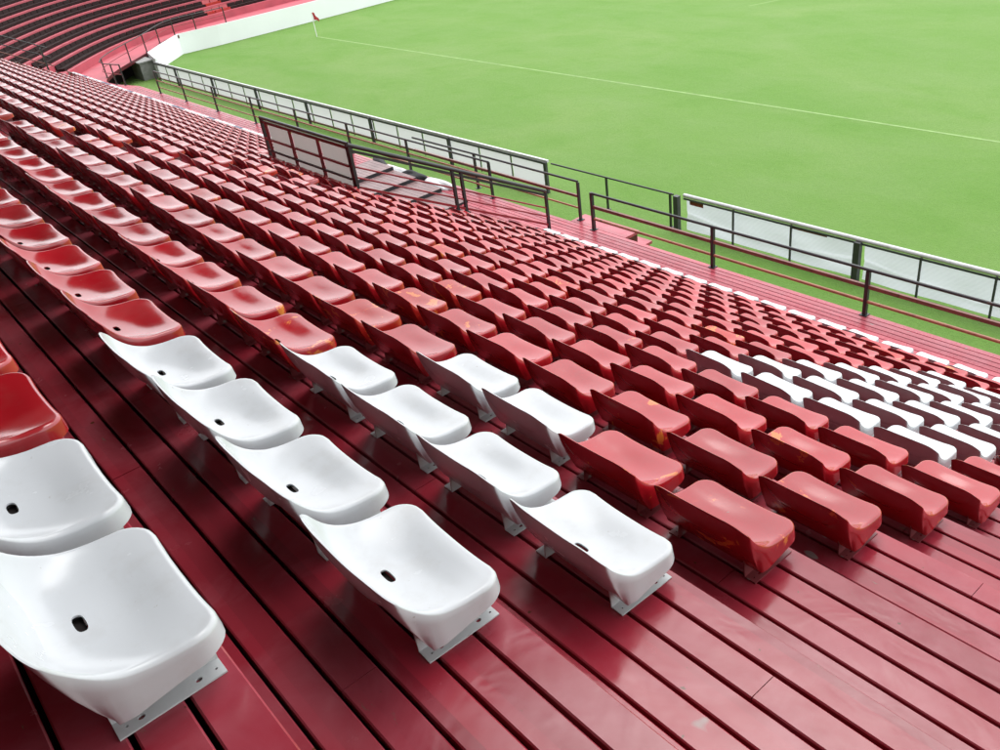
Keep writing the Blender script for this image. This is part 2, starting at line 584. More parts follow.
# landing at the gate: a stub of deck with two steps down to the grass
for k, (yy0, yy1, dz) in enumerate(((11.53, 11.95, -0.0), (11.95, 12.3, -0.36), (12.3, 12.65, -0.72))):
    mb.box(W(11.35, yy0 + 0.003, DECK_Z + dz - 0.06), W(12.9, yy1, DECK_Z + dz - 0.003), 0)
    mb.box(W(11.40, yy0 + 0.01, -8.6), W(11.46, yy1 - 0.02, DECK_Z + dz - 0.061), 1)
    mb.box(W(12.80, yy0 + 0.01, -8.6), W(12.86, yy1 - 0.02, DECK_Z + dz - 0.061), 1)
o = mb.build('walkway', [M['walk'], M['riser'], M['dark']])
tag(o, 'pink-red plank walkway running along the foot of the stand', 'walkway', kind='structure')
mb = MB()
a = START_A + 1
while a < 37:
    mb.box(W(a, 11.38, -8.6), W(a + 0.12, 11.48, DECK_Z - 0.21))
    mb.box(W(a, 8.0, -8.6), W(a + 0.12, 8.12, DECK_Z - 0.21))
    a += 3.0
o = mb.build('walkway_support', [M['dark_post']])
tag(o, 'dark posts carrying the plank walkway above the grass', 'support', kind='structure')

# ------------------------------------------------------------------ the seat
HW = 0.199                                  # half width
PROF = [(-0.328, 0.286), (-0.325, 0.254), (-0.318, 0.217), (-0.304, 0.176), (-0.280, 0.140), (-0.242, 0.118),
        (-0.190, 0.107), (-0.132, 0.1025), (-0.080, 0.103), (-0.040, 0.1035), (-0.012, 0.102)]      # down the middle
RIM = [(-0.302, 0.266), (-0.296, 0.248), (-0.286, 0.227), (-0.271, 0.203), (-0.248, 0.175), (-0.218, 0.150),
       (-0.179, 0.131), (-0.129, 0.120), (-0.080, 0.116), (-0.040, 0.1135), (-0.007, 0.111)]      # along the side rim


def catmull(P_, t):
    n = len(P_) - 1
    x = min(max(t, 0), 1) * n
    i = min(int(x), n - 1); u = x - i
    p0, p1, p2, p3 = P_[max(i - 1, 0)], P_[i], P_[i + 1], P_[min(i + 2, n)]
    return tuple(0.5 * (2 * b + (c - a) * u + (2 * a - 5 * b + 4 * c - d) * u * u + (3 * b - a - 3 * c + d) * u ** 3)
                 for a, b, c, d in zip(p0, p1, p2, p3))


def seat_shell_mesh(name, nu, nv, slot=True, thick=0.0045, low=1.0):
    # arc length table
    T = np.linspace(0, 1, 201)
    pts = np.array([catmull(PROF, t) for t in T])
    s = np.concatenate([[0], np.cumsum(np.hypot(*np.diff(pts, axis=0).T))])
    L = s[-1]
    R_back, R_front = 0.066, 0.052
    bm = bmesh.new()
    grid = []
    for j in range(nv + 1):
        v = 0.5 - 0.5 * math.cos(math.pi * j / nv)
        v = 0.35 * (j / nv) + 0.65 * v
        d = v * L
        t = np.interp(d, s, T)
        y, z = catmull(PROF, t)
        w = HW
        if d < R_back: w = HW - R_back + math.sqrt(max(0, R_back ** 2 - (R_back - d) ** 2))
        e = L - d
        if e < R_front: w = min(w, HW - R_front + math.sqrt(max(0, R_front ** 2 - (R_front - e) ** 2)))
        ry, rz = catmull(RIM, t)
        pan = min(1.0, max(0.0, (y + 0.30) / 0.12)); pan = pan * pan * (3 - 2 * pan)
        row = []
        for i in range(nu + 1):
            u = -1 + 2 * i / nu
            u = 0.72 * u + 0.28 * math.sin(u * math.pi / 2)
            a = u * w
            q = abs(a) / HW
            k_ = q ** 3.1
            yy, zz = y + (ry - y) * k_, z + (rz - z) * k_
            zz -= pan * 0.0062 * math.exp(-((y + 0.125) / 0.060) ** 2) * max(0.0, 1 - (q / 0.8) ** 2) ** 2
            fr = max(0.0, (y + 0.07) / 0.07)
            yy -= 0.006 * fr * (1 - q ** 2)
            if low < 1 and zz > 0.125: zz = 0.125 + (zz - 0.125) * low
            row.append(bm.verts.new((yy, a, zz)))
        grid.append(row)
    for j in range(nv):
        for i in range(nu):
            bm.faces.new((grid[j][i], grid[j + 1][i], grid[j + 1][i + 1], grid[j][i + 1]))
    bm.normal_update()
    bm.verts.ensure_lookup_table()
    if sum(f.normal.z for f in bm.faces) < 0:
        bmesh.ops.reverse_faces(bm, faces=bm.faces)
        bm.normal_update()
    loop = [grid[0][i] for i in range(nu + 1)] + [grid[j][nu] for j in range(1, nv + 1)] + \
           [grid[nv][i] for i in range(nu - 1, -1, -1)] + [grid[j][0] for j in range(nv - 1, 0, -1)]
    n = len(loop)
    cen = Vector((-0.15, 0, 0.12))
    rings = []
    nsteps = [(18, 0), (42, 0), (68, 0), (88, 0), (90, 0.25), (90, 0.5), (90, 0.75), (90, 1.0)] if nu > 14 else [(45, 0), (88, 0), (90, 1.0)]
    frames = []
    for k in range(n):
        p = loop[k].co; tan = (loop[(k + 1) % n].co - loop[k - 1].co).normalized()
        nn = loop[k].normal.copy()
        out = tan.cross(nn)
        if out.dot(p - cen) < 0: out = -out
        out.normalize(); nn = out.cross(tan)
        if nn.dot(loop[k].normal) < 0: nn = -nn
        frames.append((p.copy(), out, nn.normalized()))
    # smooth the frames round the corners
    for _ in range(3):
        fr2 = []
        for k in range(n):
            o_ = frames[k][1] * 2 + frames[k - 1][1] + frames[(k + 1) % n][1]
            n_ = frames[k][2] * 2 + frames[k - 1][2] + frames[(k + 1) % n][2]
            fr2.append((frames[k][0], o_.normalized(), n_.normalized()))
        frames = fr2
    prev = loop
    for deg, drop in nsteps:
        th = math.radians(deg)
        ring = []
        for p, out, nn in frames:
            back = min(1.0, max(0.0, (-0.20 - p.x) / 0.06))
            Rr = 0.0125 - 0.0055 * back
            q = p + out * (Rr * math.sin(th)) - nn * (Rr * (1 - math.cos(th)))
            if drop:
                # the shell runs on down: a skirt round pan and back, tucked in below the back
                tgt = Vector((max(q.x, -0.232) + 0.004 * back, q.y * (1 - 0.035 * back), 0.038 - 0.008 * back + 0.024 * min(1.0, max(0.0, (q.x + 0.20) / 0.17))))
                if back < 0.5: tgt += Vector((out.x, out.y, 0)) * 0.004
                q = q.lerp(tgt, drop) + Vector((-1, 0, 0)) * (0.010 * back * math.sin(math.pi * drop))
            ring.append(bm.verts.new(q))
        for k in range(n):
            a_, b_, c_, d_ = prev[k], prev[(k + 1) % n], ring[(k + 1) % n], ring[k]
            bm.faces.new((a_, b_, c_, d_))
        prev = ring
    bmesh.ops.recalc_face_normals(bm, faces=bm.faces)
    bm.normal_update()
    top = sorted(bm.faces, key=lambda f: (f.calc_center_median() - Vector((-0.12, 0, 0.1))).length)[0]
    if top.normal.z < 0: bmesh.ops.reverse_faces(bm, faces=bm.faces)
    me = bpy.data.meshes.new(name)
    bm.to_mesh(me); bm.free()
    if thick or slot:
        tmp = bpy.data.objects.new('tmp_shell', me); C.objects.link(tmp)
        if thick:
            sm = tmp.modifiers.new('solid', 'SOLIDIFY'); sm.thickness = thick; sm.offset = -1
        cut = None
        if slot:
            cb = bmesh.new()
            ring0, ring1 = [], []
            for k in range(20):
                an = 2 * math.pi * k / 20
                ca, sa = math.cos(an), math.sin(an)
                ay = (abs(ca) ** 0.7) * math.copysign(1, ca) * 0.027
                ax = (abs(sa) ** 0.7) * math.copysign(1, sa) * 0.0115 - 0.219
                ring0.append(cb.verts.new((ax, ay, 0.02))); ring1.append(cb.verts.new((ax + 0.02, ay, 0.16)))
            for k in range(20):
                cb.faces.new((ring0[k], ring0[(k + 1) % 20], ring1[(k + 1) % 20], ring1[k]))
            cb.faces.new(ring0[::-1]); cb.faces.new(ring1)
            bmesh.ops.recalc_face_normals(cb, faces=cb.faces)
            cm = bpy.data.meshes.new('tmp_cut'); cb.to_mesh(cm); cb.free()
            cut = bpy.data.objects.new('tmp_cut', cm); C.objects.link(cut)
            bo = tmp.modifiers.new('cut', 'BOOLEAN'); bo.operation = 'DIFFERENCE'; bo.object = cut; bo.solver = 'EXACT'
        bpy.context.view_layer.update()
        dg = bpy.context.evaluated_depsgraph_get()
        me2 = bpy.data.meshes.new_from_object(tmp.evaluated_get(dg))
        me2.name = name
        bpy.data.objects.remove(tmp)
        if cut: bpy.data.objects.remove(cut)
        me = me2
    me.polygons.foreach_set('use_smooth', [True] * len(me.polygons))
    me.set_sharp_from_angle(angle=math.radians(55))
    return me


def bracket_mesh(name, holes=True):
    """folded sheet: two flanges lying on the boards, two webs, a top plate under the pan"""
    t = 0.004
    z0, z1 = 0.0, 0.094
    y0, y1 = -0.240, -0.028
    w_out, w_in = HW - 0.004, HW - 0.052
    prof = [(-w_out, z0), (-w_in, z0), (-w_in + 0.006, z1), (w_in - 0.006, z1), (w_in, z0), (w_out, z0)]
    up_ = [(-w_out, z0 + t), (-w_in - t, z0 + t), (-w_in + 0.006 - t, z1 + t), (w_in - 0.006 + t, z1 + t), (w_in + t, z0 + t), (w_out, z0 + t)]
    bm = bmesh.new()
    n = len(prof)
    A = [bm.verts.new((y0, a, z + 0.001)) for a, z in prof]; B = [bm.verts.new((y0, a, z + 0.001)) for a, z in up_]
    A2 = [bm.verts.new((y1, a, z + 0.001)) for a, z in prof]; B2 = [bm.verts.new((y1, a, z + 0.001)) for a, z in up_]
    for k in range(n - 1):
        bm.faces.new((A[k], A[k + 1], A2[k + 1], A2[k])); bm.faces.new((B[k], B2[k], B2[k + 1], B[k + 1]))
        bm.faces.new((A[k], B[k], B[k + 1], A[k + 1])); bm.faces.new((A2[k], A2[k + 1], B2[k + 1], B2[k]))
    bm.faces.new((A[0], A2[0], B2[0], B[0])); bm.faces.new((A[-1], B[-1], B2[-1], A2[-1]))
    bmesh.ops.recalc_face_normals(bm, faces=bm.faces)
    me = bpy.data.meshes.new(name); bm.to_mesh(me); bm.free()
    if holes:
        tmp = bpy.data.objects.new('tmp_b', me); C.objects.link(tmp)
        cb = bmesh.new()
        for sgn in (-1, 1):
            for yy, sz in ((-0.220, 0.0035), (-0.192, 0.0075), (-0.078, 0.0075), (-0.042, 0.0035)):
                c = Vector((yy, sgn * (w_out - 0.020), 0.0))
                vs0 = []
                for k in range(8):
                    an = 2 * math.pi * k / 8
                    vs0.append((c.x + sz * math.cos(an), c.y + sz * 0.8 * math.sin(an)))
                r0 = [cb.verts.new((x, y, -0.02)) for x, y in vs0]; r1 = [cb.verts.new((x, y, 0.03)) for x, y in vs0]
                for k in range(8): cb.faces.new((r0[k], r0[(k + 1) % 8], r1[(k + 1) % 8], r1[k]))
                cb.faces.new(r0[::-1]); cb.faces.new(r1)
        r0 = [cb.verts.new((x, y, 0.085)) for x, y in ((-0.250, -0.05), (-0.250, 0.05), (-0.180, 0.05), (-0.180, -0.05))]
        r1 = [cb.verts.new((v.co.x, v.co.y, 0.115)) for v in r0]
        for k in range(4): cb.faces.new((r0[k], r0[(k + 1) % 4], r1[(k + 1) % 4], r1[k]))
        cb.faces.new(r0[::-1]); cb.faces.new(r1)
        bmesh.ops.recalc_face_normals(cb, faces=cb.faces)
        cm = bpy.data.meshes.new('tmp_c'); cb.to_mesh(cm); cb.free()
        cut = bpy.data.objects.new('tmp_c', cm); C.objects.link(cut)
        bo = tmp.modifiers.new('cut', 'BOOLEAN'); bo.operation = 'DIFFERENCE'; bo.object = cut; bo.solver = 'EXACT'
        bpy.context.view_layer.update()
        dg = bpy.context.evaluated_depsgraph_get()
        me2 = bpy.data.meshes.new_from_object(tmp.evaluated_get(dg)); me2.name = name
        bpy.data.objects.remove(tmp); bpy.data.objects.remove(cut)
        me = me2
    return me


shell_hi = seat_shell_mesh('seat_shell_mesh', 34, 38, slot=True)
shell_mid = seat_shell_mesh('seat_shell_mesh_small', 16, 18, slot=False)
shell_lo = seat_shell_mesh('seat_shell_mesh_distant', 8, 11, slot=False, thick=0.0)
shell_mid_low = seat_shell_mesh('low_seat_shell_mesh_small', 16, 18, slot=False, low=0.80)
shell_mid_low.materials.append(M['seat_white'])
shell_low = seat_shell_mesh('low_seat_shell_mesh', 8, 11, slot=False, thick=0.0, low=0.80)
br_hi = bracket_mesh('bracket_mesh', True)
br_lo = bracket_mesh('bracket_mesh_small', False)
for me in (shell_hi, shell_mid, shell_lo): me.materials.append(M['seat_red'])
for me in (br_hi, br_lo): me.materials.append(M['bracket_red'])

# ------------------------------------------------------------------ which seats exist, their colour
WHITE = {(0, 0), (0, 1), (1, 0), (1, 1), (1, 2), (1, 3), (2, 0), (2, 1), (2, 2), (2, 3), (3, 2), (3, 3)}
WORN = {(3, 5), (4, 22), (3, 22), (5, 22), (8, 22), (9, 23), (8, 24), (6, 24)}
CHIP = {(3, 1), (3, 0), (4, 0), (4, 2), (5, 1), (4, 5), (2, 5), (5, 0)}


def colour(r, i):
    if (r, i) in WHITE: return 'seat_white'
    if 7 <= r <= 13 and 1 <= i <= 4: return 'seat_white'
    if r == 16:
        if i >= 45: return 'seat_navy' if (i * 7) % 5 in (1, 3) and i % 3 else 'seat_white'
        return 'seat_white'
    if (r, i) in WORN: return 'seat_worn'
    if (r, i) in CHIP: return 'seat_chip'
    h = (r * 131 + i * 71 + r * i * 17) % 97
    if i > 5 and h < 4: return 'seat_worn'
    if h < 7: return 'seat_chip'
    return 'seat_red'


seats = []
for r in range(ROWS):
    for i in range(0, int((ENDS.get(r, 35.9) - 1.6) / PITCH) + 1):
        if r <= 9 and i == 21: continue
        if r >= 11 and i >= 22 and i < OPEN[r] + 0.3: continue
        if r == 16 and i >= 22 and i < 45: continue
        seats.append((r, i))

Rm = [right, -up, fwd]


def project(p):
    d = p - Vector((0, 0, LIFT))
    c = d.dot(fwd)
    if c < 0.1: return None
    f = 1024 * 0.87777
    return 512 + f * d.dot(right) / c, 384 - f * d.dot(up) / c, c


vis = []
for (r, i) in seats:
    a, y, z = tip(i, r)
    p = W(a + HW, y - 0.15, z)
    q = project(p)
    if q is None: continue
    m = 0.22 * 900 / q[2]
    if -m < q[0] < 1024 + m and -m < q[1] < 768 + m:
        vis.append((q[2], r, i))
vis.sort()
near = {(r, i): k for k, (dist, r, i) in enumerate(vis[:300])}

ORD = ['', 'first', 'second', 'third', 'fourth', 'fifth', 'sixth', 'seventh', 'eighth', 'ninth', 'tenth', 'eleventh', 'twelfth', 'thirteenth',
       'fourteenth', 'fifteenth', 'sixteenth', 'seventeenth', 'eighteenth', 'nineteenth', 'twentieth', 'twenty-first', 'twenty-second',
       'twenty-third', 'twenty-fourth', 'twenty-fifth', 'twenty-sixth', 'twenty-seventh', 'twenty-eighth', 'twenty-ninth', 'thirtieth']
first_in = {}
for dist, r, i in vis: first_in[r] = min(first_in.get(r, 99), i)


def seat_label(r, i, col):
    word = {'seat_white': 'white plastic seat', 'seat_worn': 'faded orange-patched seat', 'seat_chip': 'chipped red seat', 'seat_red': 'red plastic seat',
            'seat_navy': 'navy plastic seat'}[col]
    rown = 'topmost row' if r == 0 else ORD[r + 1] + ' row from the top'
    if r <= 6:
        if i == 0: return f"{word} at the bare-plank end of the {rown}"
        return f"{word}, {ORD[i + 1]} from the bare-plank end of the {rown}"
    return f"{word}, {ORD[i - first_in[r] + 1]} in view from the near end of the {ORD[r + 1]} row down"


_mb = MB()
_mb.box((-0.238, -0.036, 0.086), (-0.198, 0.036, 0.092))
shade_plate_mesh = _mb.mesh('slot_shade_plate_mesh', M['dark'])  # dark plate added below the slot to keep it black and block the sky
protos = {}
stuff = {}
for (r, i) in seats:
    a, y, z = tip(i, r)
    col = colour(r, i)
    jit = math.radians(rng.normal(0, 0.8))
    loc = W(a + HW, y, z - SEAT_H)
    if (r, i) in near:
        hi = near[(r, i)] < 90
        key = hi
        if key not in protos:
            root = empty('stadium_seat', loc)
            sh = mesh_obj('seat_shell', shell_hi if hi else shell_mid, root)
            sh.location.z = 0.018
            br = mesh_obj('mounting_bracket', br_hi if hi else br_lo, root)
            if hi: mesh_obj('slot_shade_plate', shade_plate_mesh, sh)
            protos[key] = (root, sh, br)
        else:
            p0 = protos[key]
            root = p0[0].copy(); C.objects.link(root)
            sh = p0[1].copy(); C.objects.link(sh); sh.parent = root
            br = p0[2].copy(); C.objects.link(br); br.parent = root
            if hi:
                cp = p0[1].children[0].copy(); C.objects.link(cp); cp.parent = sh
            root.location = loc
        sh.rotation_euler = (math.radians(rng.normal(0, 0.7)), math.radians(rng.normal(0, 0.9)), 0)
        root.rotation_euler = (0, 0, jit)
        if r == 16: sh.data = shell_mid_low
        sh.material_slots[0].link = 'OBJECT'
        sh.material_slots[0].material = M[col]
        br.material_slots[0].link = 'OBJECT'
        br.material_slots[0].material = M['bracket_white'] if col == 'seat_white' else M['bracket_red']
        tag(root, seat_label(r, i, col), 'seat', 'stadium seats in rows on the plank terraces')
    elif (dq := project(loc)) is not None:
        stuff.setdefault('all', []).append((loc, jit, col, r))

# the rest of the seats, too far off to tell one by one
cols = ['seat_red', 'seat_white', 'seat_worn', 'seat_chip', 'seat_navy']
nv = len(shell_lo.vertices)
base_v = np.zeros(nv * 3); shell_lo.vertices.foreach_get('co', base_v); base_v = base_v.reshape(-1, 3)
base_low = np.zeros(nv * 3); shell_low.vertices.foreach_get('co', base_low); base_low = base_low.reshape(-1, 3)
faces = [tuple(p.vertices) for p in shell_lo.polygons]
bv = np.array([v.co for v in br_lo.vertices]); bf = [tuple(p.vertices) for p in br_lo.polygons]
V, F, MI = [], [], []
off = 0
for loc, jit, col, r_ in stuff['all']:
    V.append((base_low if r_ == 16 else base_v) + np.array(loc) + np.array([0, 0, 0.018])); F += [tuple(k + off for k in f) for f in faces]; MI += [cols.index(col)] * len(faces)
    off += nv
    V.append(bv + np.array(loc)); F += [tuple(k + off for k in f) for f in bf]; MI += [len(cols)] * len(bf)
    off += len(bv)
me = bpy.data.meshes.new('distant_seats')
me.from_pydata(np.concatenate(V).tolist(), [], F)
for c in cols: me.materials.append(M[c])
me.materials.append(M['bracket_red'])
me.polygons.foreach_set('material_index', MI)
me.polygons.foreach_set('use_smooth', [mi < len(cols) for mi in MI])
o = mesh_obj('distant_seats', me)
tag(o, 'mass of small red and white seats filling the far end of the stand', 'seats', 'stadium seats in rows on the plank terraces', 'stuff')


# ------------------------------------------------------------------ railings
def railing(name, pts, label, cat='railing', posts=None, height=0.78, rails=None, group=None, post_s=0.05, base=None):
    """pts: the line of the feet (a, y, z); rails: list of (height, radius or (w, h), material)"""
    root = empty(name, W(*pts[0]))
    tag(root, label, cat, group)
    for hgt, size, mat, nm in rails:
        mb = MB()
        for p0, p1 in zip(pts, pts[1:]):
            q0, q1 = W(p0[0], p0[1], p0[2] + hgt), W(p1[0], p1[1], p1[2] + hgt)
            if isinstance(size, tuple): mb.bar(q0, q1, size[0], size[1])
            else: mb.tube(q0, q1, size, 10)
        mb.build(nm, [M[mat]], root, smooth=True)
    for (a, y, z, h_) in posts:
        mb = MB()
        mb.bar(W(a, y, z), W(a, y, z + h_), post_s, post_s)
        mb.bar(W(a, y, z + 0.001), W(a, y, z + 0.013), 0.12, 0.12)
        mb.build('post', [M['black_steel']], root)
    return root


# right-hand outer railing along the walkway
RY = 11.47
posts = [(12.15, RY, DECK_Z, 0.80), (9.15, RY, DECK_Z, 0.78), (6.2, RY, DECK_Z, 0.76), (3.2, RY, DECK_Z, 0.76), (0.2, RY, DECK_Z, 0.76)]
rr = railing('railing', [(12.15, RY, DECK_Z), (6.2, RY, DECK_Z), (-39.0, RY, DECK_Z)],
             'long black-topped railing with brown lower rails before the tarpaulin hoarding', posts=posts,
             rails=[(0.78, 0.026, 'black_steel', 'top_rail'), (0.50, (0.045, 0.06), 'brown_rail', 'middle_rail'), (0.24, 0.026, 'orange_rail', 'lower_rail')],
             post_s=0.06)
# left outer railings
ly = 11.47
A_ = [15.4, 18.7, 21.6, 24.6, 27.6, 30.6, 33.4, 36.0]
railing('railing', [(15.4, ly, DECK_Z), (36.0, ly, DECK_Z)], 'black railing with orange lower rails beside the long narrow walkway, far part of the stand',
        posts=[(a, ly, DECK_Z, 0.85) for a in A_],
        rails=[(0.85, 0.024, 'black_steel', 'top_rail'), (0.50, 0.02, 'orange_rail', 'middle_rail'), (0.24, 0.02, 'orange_rail', 'lower_rail')])
railing('railing', [(12.75, 11.68, DECK_Z), (16.4, 11.68, DECK_Z), (18.7, 11.68, DECK_Z)], 'short black railing with orange lower rail beside the gate gap',
        posts=[(12.75, 11.68, DECK_Z, 0.82), (16.2, 11.68, DECK_Z, 0.84)],
        rails=[(0.84, 0.024, 'black_steel', 'top_rail'), (0.52, (0.04, 0.05), 'brown_rail', 'middle_rail'), (0.26, 0.02, 'orange_rail', 'lower_rail')])


# sloping railing down the side of the exit opening
def slope_pt(y, dz=0.0): return (12.40, y, tread_z(10) + 0.03 - (H / D) * (y - edge_y(10)) + dz)


y0_, y1_ = 6.52, 10.5
P0, P1 = slope_pt(y0_), slope_pt(y1_)
rr = railing('railing', [(12.40, y0_, -4.72), (12.40, y1_, -6.86)], 'black handrail sloping down beside the exit opening with thin red lower rails',
             posts=[(12.40, 6.545, -4.80, 0.80), (12.40, 8.42, -5.80, 0.80), (12.40, 8.60, -5.90, 0.80), (12.40, 10.5, -7.0, 0.88)],
             rails=[(0.72, 0.036, 'black_steel', 'top_rail'), (0.635, (0.03, 0.045), 'black_steel', 'under_rail'), (0.37, 0.016, 'red_rail', 'middle_rail'),
                    (0.19, 0.016, 'red_rail', 'lower_rail'), (0.02, (0.04, 0.04), 'red_rail', 'toe_rail')], post_s=0.05)

# panelled railing across the head of the opening
py = 6.56
pz = tread_z(10)
root = empty('panelled_railing', W(12.5, py, pz))
tag(root, 'railing filled with dull grey sheets behind red bars at the head of the exit', 'railing')
mb = MB(); mb.tube(W(12.45, py, pz + 0.80), W(15.55, py, pz + 0.80), 0.03, 10); mb.build('top_rail', [M['black_steel']], root, smooth=True)
mb = MB(); mb.bar(W(12.45, py - 0.01, pz + 0.735), W(15.55, py - 0.01, pz + 0.735), 0.03, 0.05); mb.build('under_rail', [M['brown_rail']], root)
for a in (12.47, 15.52):
    mb = MB(); mb.bar(W(a, py, pz), W(a, py, pz + 0.80), 0.06, 0.06); mb.build('post', [M['black_steel']], root)
for a in (13.45, 14.45, 15.36):
    mb = MB(); mb.bar(W(a, py - 0.01, pz), W(a, py - 0.01, pz + 0.74), 0.045, 0.04); mb.build('upright', [M['red_rail']], root)
for hgt in (0.43,):
    mb = MB(); mb.bar(W(12.5, py - 0.035, pz + hgt), W(15.5, py - 0.035, pz + hgt), 0.03, 0.035); mb.build('middle_bar', [M['red_rail']], root)
mb = MB(); mb.bar(W(12.5, py - 0.035, pz + 0.21), W(15.5, py - 0.035, pz + 0.21), 0.03, 0.03); mb.build('lower_bar', [M['dark_post']], root)
mb = MB()
for a0, a1 in ((12.51, 13.44), (13.46, 14.44), (14.46, 15.35)):
    mb.raw([W(a0, py + 0.022, pz + 0.04), W(a1, py + 0.022, pz + 0.04), W(a1, py + 0.022, pz + 0.715), W(a0, py + 0.022, pz + 0.715)], [(0, 1, 2, 3)])
mb.build('panel_sheet', [M['panel']], root)

# railing down the far end of the stand
railing('railing', [(36.3, edge_y(12.6), tread_z(12.6)), (36.3, edge_y(4), tread_z(4)), (36.3, edge_y(-3), tread_z(-3))],
        'thin dark sloping railing closing off the far end of the stand',
        posts=[(36.3, edge_y(r) - 0.1, tread_z(r), 0.93) for r in (12.4, 10, 7, 4, 1, -2)],
        rails=[(0.95, 0.020, 'dark_post', 'top_rail'), (0.62, 0.018, 'black_steel', 'middle_rail'), (0.32, 0.018, 'brown_rail', 'lower_rail')])

# ------------------------------------------------------------------ low steps and clutter in the exit
mb_root = empty('low_steps', W(16.0, 10.6, DECK_Z))
tag(mb_root, 'worn grey-pink low steps with black sides seen through the sloping handrail', 'steps')
for k in range(4):
    a0 = 15.75 + k * 1.0
    mb = MB()
    zt = DECK_Z + 0.05 + 0.085 * k
    mb.box(W(a0, 9.74, DECK_Z + 0.003), W(a0 + 0.998, 10.98, zt - 0.03), 1)
    for q in range(10):
        mb.box(W(a0 - 0.02, 9.76 + q * 0.122, zt - 0.028), W(a0 + 0.99, 9.76 + q * 0.122 + 0.114, zt), 0)
    mb.box(W(a0 - 0.03, 9.74, DECK_Z + 0.003), W(a0 - 0.022, 10.98, zt - 0.002), 1)
    mb.build('step', [M['step_top'], M['black_cloth']], mb_root)


def crumple(name, centre, size, mat, label, cat, seed, group=None):
    bm = bmesh.new()
    bmesh.ops.create_icosphere(bm, subdivisions=3, radius=1.0)
    rg = random.Random(seed)
    ph = [(Vector((rg.uniform(-1, 1), rg.uniform(-1, 1), rg.uniform(-1, 1))).normalized() * rg.uniform(2, 5), rg.uniform(0, 6)) for _ in range(7)]
    for v in bm.verts:
        d = sum(math.sin(k.dot(v.co) + p_) for k, p_ in ph) * 0.085
        v.co *= 1 + d
        if v.co.z < -0.45: v.co.z = -0.45
        v.co = Vector((v.co.x * size[1], v.co.y * size[0], (v.co.z + 0.45) * size[2]))
    me = bpy.data.meshes.new(name); bm.to_mesh(me); bm.free()
    me.materials.append(mat)
    me.polygons.foreach_set('use_smooth', [True] * len(me.polygons))
    o = mesh_obj(name, me, None, W(*centre))
    return tag(o, label, cat, group)


crumple('plastic_sheet', (17.2, 11.22, DECK_Z), (0.55, 0.14, 0.12), M['plastic_bag'], 'crumpled white plastic sheet lying on the walkway by the steps', 'sheet', 3)
crumple('plastic_sheet', (18.95, 11.2, DECK_Z), (0.5, 0.16, 0.13), M['plastic_bag'], 'smaller white bundle left behind the sloping handrail post', 'sheet', 5)
crumple('cloth_bundle', (18.1, 11.18, DECK_Z), (0.55, 0.12, 0.17), M['black_cloth'], 'black cloth bundle between the two white heaps', 'bundle', 8)
crumple('cloth_bundle', (19.75, 11.2, DECK_Z), (0.4, 0.15, 0.2), M['black_cloth'], 'dark bundle next to the panelled railing post', 'bundle', 9)

# ------------------------------------------------------------------ pitchside hoardings
HY = 14.72
GZ = -8.6


def left_hoarding():
    root = empty('pitchside_hoarding', W(17.2, HY, GZ))
    tag(root, 'long white board hoarding with dark dividers along the pitch, far part', 'hoarding')
    a0, a1 = 17.15, 45.6
    top = 0.87
    mb = MB(); mb.bar(W(a0, HY, GZ + top), W(a1, HY, GZ + top), 0.07, 0.06); mb.build('top_rail', [M['grey_pipe']], root)
    mb = MB(); mb.bar(W(a0, HY - 0.05, GZ + top - 0.06), W(a1, HY - 0.05, GZ + top - 0.06), 0.03, 0.05); mb.build('frame_rail', [M['dark_post']], root)
    mb = MB(); mb.bar(W(a0, HY - 0.05, GZ + 0.13), W(a1, HY - 0.05, GZ + 0.13), 0.05, 0.05); mb.build('bottom_rail', [M['brown_rail']], root)
    for a in (17.2, 21.5, 25.9, 30.3, 34.5, 38.8, 43.0):
        mb = MB(); mb.bar(W(a, HY - 0.06, GZ), W(a, HY - 0.06, GZ + top - 0.02), 0.10, 0.07); mb.build('post', [M['dark_post']], root)
    a = 17.25
    ks = 0
    cuts = []
    while a < a1:
        cuts.append(a); a += 1.42
    cuts.append(a1)
    for c0, c1 in zip(cuts, cuts[1:]):
        mb = MB()
        mb.raw([W(c0 + 0.015, HY, GZ + 0.10), W(c1 - 0.015, HY, GZ + 0.10), W(c1 - 0.015, HY, GZ + top - 0.04), W(c0 + 0.015, HY, GZ + top - 0.04)], [(0, 1, 2, 3)])
        mb.build('board', [M['white_board']], root)
        if c0 > 17.3:
            mb = MB(); mb.bar(W(c0, HY - 0.025, GZ + 0.05), W(c0, HY - 0.025, GZ + top - 0.04), 0.026, 0.024); mb.build('divider', [M['dark_post']], root)
    return root


left_hoarding()


